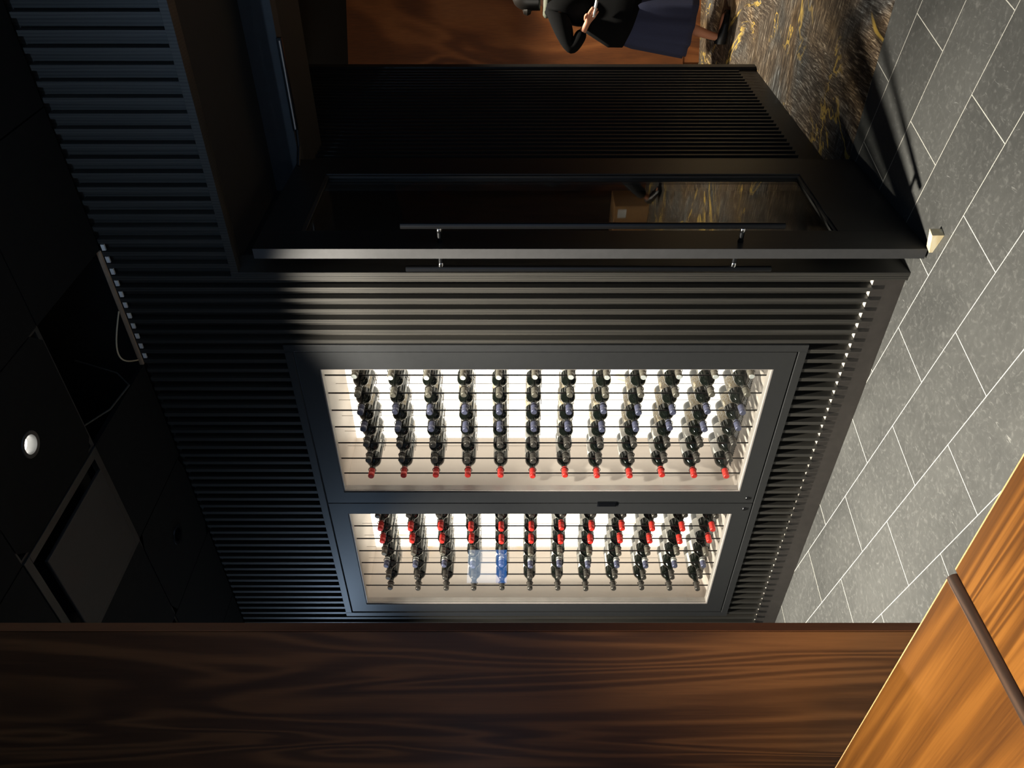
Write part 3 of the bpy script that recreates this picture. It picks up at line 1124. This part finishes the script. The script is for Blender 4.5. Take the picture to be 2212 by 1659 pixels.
def person(loc, yaw, label, J, outfit):
    """J: joint table in a local frame facing +x, left = +y"""
    root = empty('person', loc, yaw)
    tag(root, label, 'person')
    V, E, Rr = [], [], []

    def chain(ids_pts, start=None):
        prev = start
        out = []
        for p, r in ids_pts:
            V.append(p)
            Rr.append(r)
            i = len(V) - 1
            if prev is not None:
                E.append((prev, i))
            prev = i
            out.append(i)
        return out
    sp = chain([(J['pelvis'], (.125, .095)), (J['waist'], (.105, .085)), (J['chest'], (.105, .080)), (J['neck0'], (.058, .053)), (J['neck1'], (.046, .046)), (J['head0'], (.05, .05))])
    hands = {}
    for sd, sg in (('R', -1), ('L', 1)):
        sh = chain([(J['sh' + sd], .036), (J['el' + sd], .034), (J['wr' + sd], .024)], sp[2])
        wr, el = Vector(J['wr' + sd]), Vector(J['el' + sd])
        d_ = (wr - el).normalized()
        side = d_.cross(Vector((0, 0, 1))).normalized()
        up = side.cross(d_).normalized()
        palm = wr + d_ * .055
        pm = chain([(tuple(palm), (.030, .016))], sh[-1])
        for q, ln in ((-.024, .058), (-.008, .070), (.008, .074), (.024, .066)):
            b0 = palm + d_ * .018 + up * q
            bend = side * (.018 * -sg)
            chain([(tuple(b0), .0095), (tuple(b0 + d_ * ln * .5 + bend * .4), .0088), (tuple(b0 + d_ * ln + bend * 1.6), .0075)], pm[-1])
        tb = wr + d_ * .03 + up * .026
        chain([(tuple(tb), .0105), (tuple(tb + d_ * .03 + up * .014 - side * sg * .012), .0095), (tuple(tb + d_ * .052 + up * .010 - side * sg * .026), .008)], pm[-1])
        hands[sd] = (palm, d_, side, up)
        hp = chain([(J['hip' + sd], .082), (J['kn' + sd], .052), (J['cf' + sd], .048), (J['an' + sd], .031), (J['hl' + sd], .030), (J['ball' + sd], .030), (J['toe' + sd], .018)], sp[0])
    body = skin_mesh('body', V, E, Rr, 'skin', root)
    bm = bmesh.new()
    bm.from_mesh(body.data)
    hc = Vector(J['head0']) + Vector((.02, 0, .075))
    head_mesh(bm, hc)
    bm.to_mesh(body.data)
    bm.free()
    for p in body.data.polygons:
        p.use_smooth = True
    for sg in (-1, 1):
        MB().lathe([(0, -.009), (.006, -.0065), (.009, 0), (.006, .0065), (0, .009)], 12, org=tuple(hc + Vector((.078, sg * .03, .004)))).build('eye', 'eye', body, smooth=True)
    # hair: cap over crown and back
    hb = MB()
    nz, na = 12, 26
    rings = []
    for i in range(nz + 1):
        t = i / nz
        ring = []
        for k in range(na):
            a_ = 2 * PI * k / na
            ca, sa = math.cos(a_), math.sin(a_)
            low = -.085 if ca < .35 else (.055 if ca > .75 else .055 - .14 * (.75 - ca) / .4)
            zz = .122 + (low - .122) * t
            q = max(0, 1 - ((zz + (.0 if zz > 0 else 0)) / .124) ** 2) ** .4 if zz > 0 else 1.0
            rr = (.106 if ca < 0 else .103) * q
            ring.append(hb.bm.verts.new(hc + Vector((rr * ca - .004, .084 * q * sa, zz))))
        rings.append(ring)
    for a_, b_ in zip(rings, rings[1:]):
        for k in range(na):
            hb.bm.faces.new((a_[k], a_[(k + 1) % na], b_[(k + 1) % na], b_[k]))
    hair = hb.build('hair', 'hair', root, smooth=True)
    so = hair.modifiers.new('solid', 'SOLIDIFY')
    so.thickness = .012
    if outfit == 'skirt':
        MB().lathe([(0, -.036), (.028, -.026), (.040, 0), (.028, .026), (0, .036)], 16, org=tuple(hc + Vector((-.105, 0, .01)))).build('hair_bun', 'hair', root, smooth=True)
    # jacket
    jv, je, jr = [], [], []

    def jc(pts, start=None):
        prev = start
        out = []
        for p, r in pts:
            jv.append(p)
            jr.append(r)
            if prev is not None:
                je.append((prev, len(jv) - 1))
            prev = len(jv) - 1
            out.append(prev)
        return out
    low = Vector(J['pelvis']) + Vector((-.02 if outfit == 'skirt' else 0, 0, -.02))
    js = jc([(tuple(low), (.205, .190) if outfit == 'skirt' else (.155, .130)), (J['waist'], (.130, .112)), (J['chest'], (.150, .118)), (tuple(Vector(J['neck0']) - Vector((0, 0, .01))), (.078, .072))])
    for sd in 'RL':
        wr, el = Vector(J['wr' + sd]), Vector(J['el' + sd])
        jc([(J['sh' + sd], .092), (J['el' + sd], .064), (tuple(el + (wr - el) * .86), .043)], js[2])
    skin_mesh('jacket', jv, je, jr, 'jacket', root)
    pz = Vector(J['pelvis'])
    if outfit == 'skirt':
        sk = MB()
        n = 72
        rings = []
        top, bot = pz.z + .16, J['hem']
        for i in range(15):
            t = i / 14
            ring = []
            for k in range(n):
                a_ = 2 * PI * k / n
                pleat = 1 + .055 * t * math.sin(a_ * 14) + .03 * t * math.sin(a_ * 5 + 1)
                rx = (.118 + .075 * min(1, t * 2.5) + .085 * t) * pleat
                ry = (.135 + .055 * min(1, t * 2.5) + .055 * t) * pleat
                ring.append(sk.bm.verts.new((pz.x - .03 * t + rx * math.cos(a_), pz.y + ry * math.sin(a_), top + (bot - top) * t + .05 * t * (-math.cos(a_)) * .6)))
            rings.append(ring)
        for a_, b_ in zip(rings, rings[1:]):
            for k in range(n):
                sk.bm.faces.new((a_[k], a_[(k + 1) % n], b_[(k + 1) % n], b_[k]))
        o = sk.build('skirt', 'skirt', root, smooth=True)
        so = o.modifiers.new('solid', 'SOLIDIFY')
        so.thickness = .006
        ct = MB()
        rings = []
        for i in range(9):
            t = i / 8
            ring = []
            for k in range(n):
                a_ = 2 * PI * k / n
                hemz = .70 - .07 * math.cos(a_)
                zz = 1.05 + (hemz - 1.05) * t
                f_ = 1 + .02 * t * math.sin(a_ * 6)
                ring.append(ct.bm.verts.new((pz.x - .005 + (.128 + .100 * min(1, t * 1.6)) * f_ * math.cos(a_), pz.y + (.145 + .075 * min(1, t * 1.6)) * f_ * math.sin(a_), zz)))
            rings.append(ring)
        for a_, b_ in zip(rings, rings[1:]):
            for k in range(n):
                ct.bm.faces.new((a_[k], a_[(k + 1) % n], b_[(k + 1) % n], b_[k]))
        o = ct.build('coat_hem', 'jacket', root, smooth=True)
        so = o.modifiers.new('solid', 'SOLIDIFY')
        so.thickness = .006
        sc_ = MB()
        nk = Vector(J['neck0'])
        sc_.torus(tuple(nk + Vector((.005, 0, .02))), .078, .030, 'Z', 24, 10)
        sc_.build('scarf', 'scarf', root, smooth=True)
    else:
        tv, te, tr_ = [], [], []
        tv.append(tuple(pz))
        tr_.append((.145, .115))
        for sd in 'RL':
            prev = 0
            for nm, r in (('hip', .100), ('kn', .074), ('an', .060)):
                p = Vector(J[nm + sd])
                if nm == 'an':
                    p = p + Vector((0, 0, .02))
                tv.append(tuple(p))
                tr_.append(r)
                te.append((prev, len(tv) - 1))
                prev = len(tv) - 1
        skin_mesh('trousers', tv, te, tr_, 'trouser', root)
    # shoes
    for sd in 'RL':
        hl, ball, toe = Vector(J['hl' + sd]), Vector(J['ball' + sd]), Vector(J['toe' + sd])
        m_ = MB()
        ax = (toe - hl)
        L = ax.length + .06
        ax.normalize()
        yv = Vector((0, 0, 1)).cross(ax).normalized()
        upv = ax.cross(yv)
        n_, rings = 9, []
        for i in range(n_ + 1):
            t = i / n_
            c_ = hl - ax * .042 + ax * (L * t)
            wdt = .034 + .012 * math.sin(PI * min(1, t * 1.15)) if t < .85 else .042 * math.sqrt(max(.02, 1 - ((t - .85) / .15) ** 2))
            hgt = .078 - .040 * t if t > .25 else .085
            if t > .92:
                hgt *= .7
            ring = []
            for k in range(12):
                a_ = 2 * PI * k / 12
                zz = math.sin(a_)
                ring.append(m_.bm.verts.new(c_ + yv * wdt * math.cos(a_) + upv * ((hgt - .034) * zz if zz > 0 else .034 * max(-1, zz * 1.6))))
            rings.append(ring)
        for a_, b_ in zip(rings, rings[1:]):
            for k in range(12):
                m_.bm.faces.new((a_[k], a_[(k + 1) % 12], b_[(k + 1) % 12], b_[k]))
        m_.bm.faces.new(rings[0][::-1])
        m_.bm.faces.new(rings[-1])
        m_.build('shoe', 'shoe', root, smooth=True)
    return root, hands


J1 = dict(pelvis=(-.02, 0, .83), waist=(0, 0, 1.00), chest=(.01, 0, 1.18), neck0=(.045, 0, 1.32), neck1=(.075, 0, 1.375), head0=(.085, 0, 1.40),
          shR=(-.01, -.165, 1.275), elR=(-.26, -.20, 1.155), wrR=(-.085, -.23, 1.065),
          shL=(.01, .165, 1.275), elL=(-.10, .22, 1.04), wrL=(.10, .20, .96),
          hipR=(-.03, -.085, .78), knR=(-.03, -.085, .46), cfR=(-.10, -.085, .33), anR=(-.165, -.085, .12), hlR=(-.18, -.085, .038), ballR=(-.06, -.085, .034), toeR=(-.01, -.085, .034),
          hipL=(0, .085, .78), knL=(.13, .085, .45), cfL=(.15, .085, .33), anL=(.20, .085, .11), hlL=(.185, .085, .036), ballL=(.32, .085, .034), toeL=(.37, .085, .034), hem=.275)
ploc = (-1.50, 6.17, .002)
fdir = (RT * .85 - FW * .5).normalized()
pyaw = math.atan2(fdir.y, fdir.x)
p1, hands = person(ploc, pyaw, 'person in black top and dark blue pleated skirt walking past in the hall', J1, 'skirt')
palm, dd, side, up = hands['R']
ph = MB().box(-.007, .007, -.034, .034, -.05, .06).build('phone', 'paper', bevel=.003)
tag(ph, 'small white phone held in the hand of the person in the skirt', 'phone')
R1 = Matrix.Rotation(pyaw, 4, 'Z')
pp = Vector(ploc) + (R1 @ (palm + dd * .075 + Vector((0, 0, .0))).to_4d()).to_3d()
ph.location = pp
ph.rotation_euler = (math.radians(12), math.radians(100), pyaw)

J2 = dict(pelvis=(0, 0, .90), waist=(0, 0, 1.06), chest=(0, 0, 1.26), neck0=(.02, 0, 1.42), neck1=(.035, 0, 1.475), head0=(.04, 0, 1.50),
          shR=(0, -.19, 1.38), elR=(-.14, -.22, 1.14), wrR=(.0, -.10, .99), shL=(0, .19, 1.38), elL=(-.14, .22, 1.14), wrL=(.0, .10, .99),
          hipR=(0, -.09, .84), knR=(.10, -.09, .48), cfR=(.07, -.09, .34), anR=(.06, -.09, .09), hlR=(.04, -.09, .036), ballR=(.17, -.09, .034), toeR=(.22, -.09, .034),
          hipL=(0, .09, .84), knL=(-.10, .09, .48), cfL=(-.26, .09, .34), anL=(-.46, .09, .15), hlL=(-.50, .09, .10), ballL=(-.39, .09, .038), toeL=(-.34, .09, .034))
person((.27, 7.62, .002), math.radians(200), 'person in dark trousers walking in the hall, reflected in the glass door', J2, 'trousers')
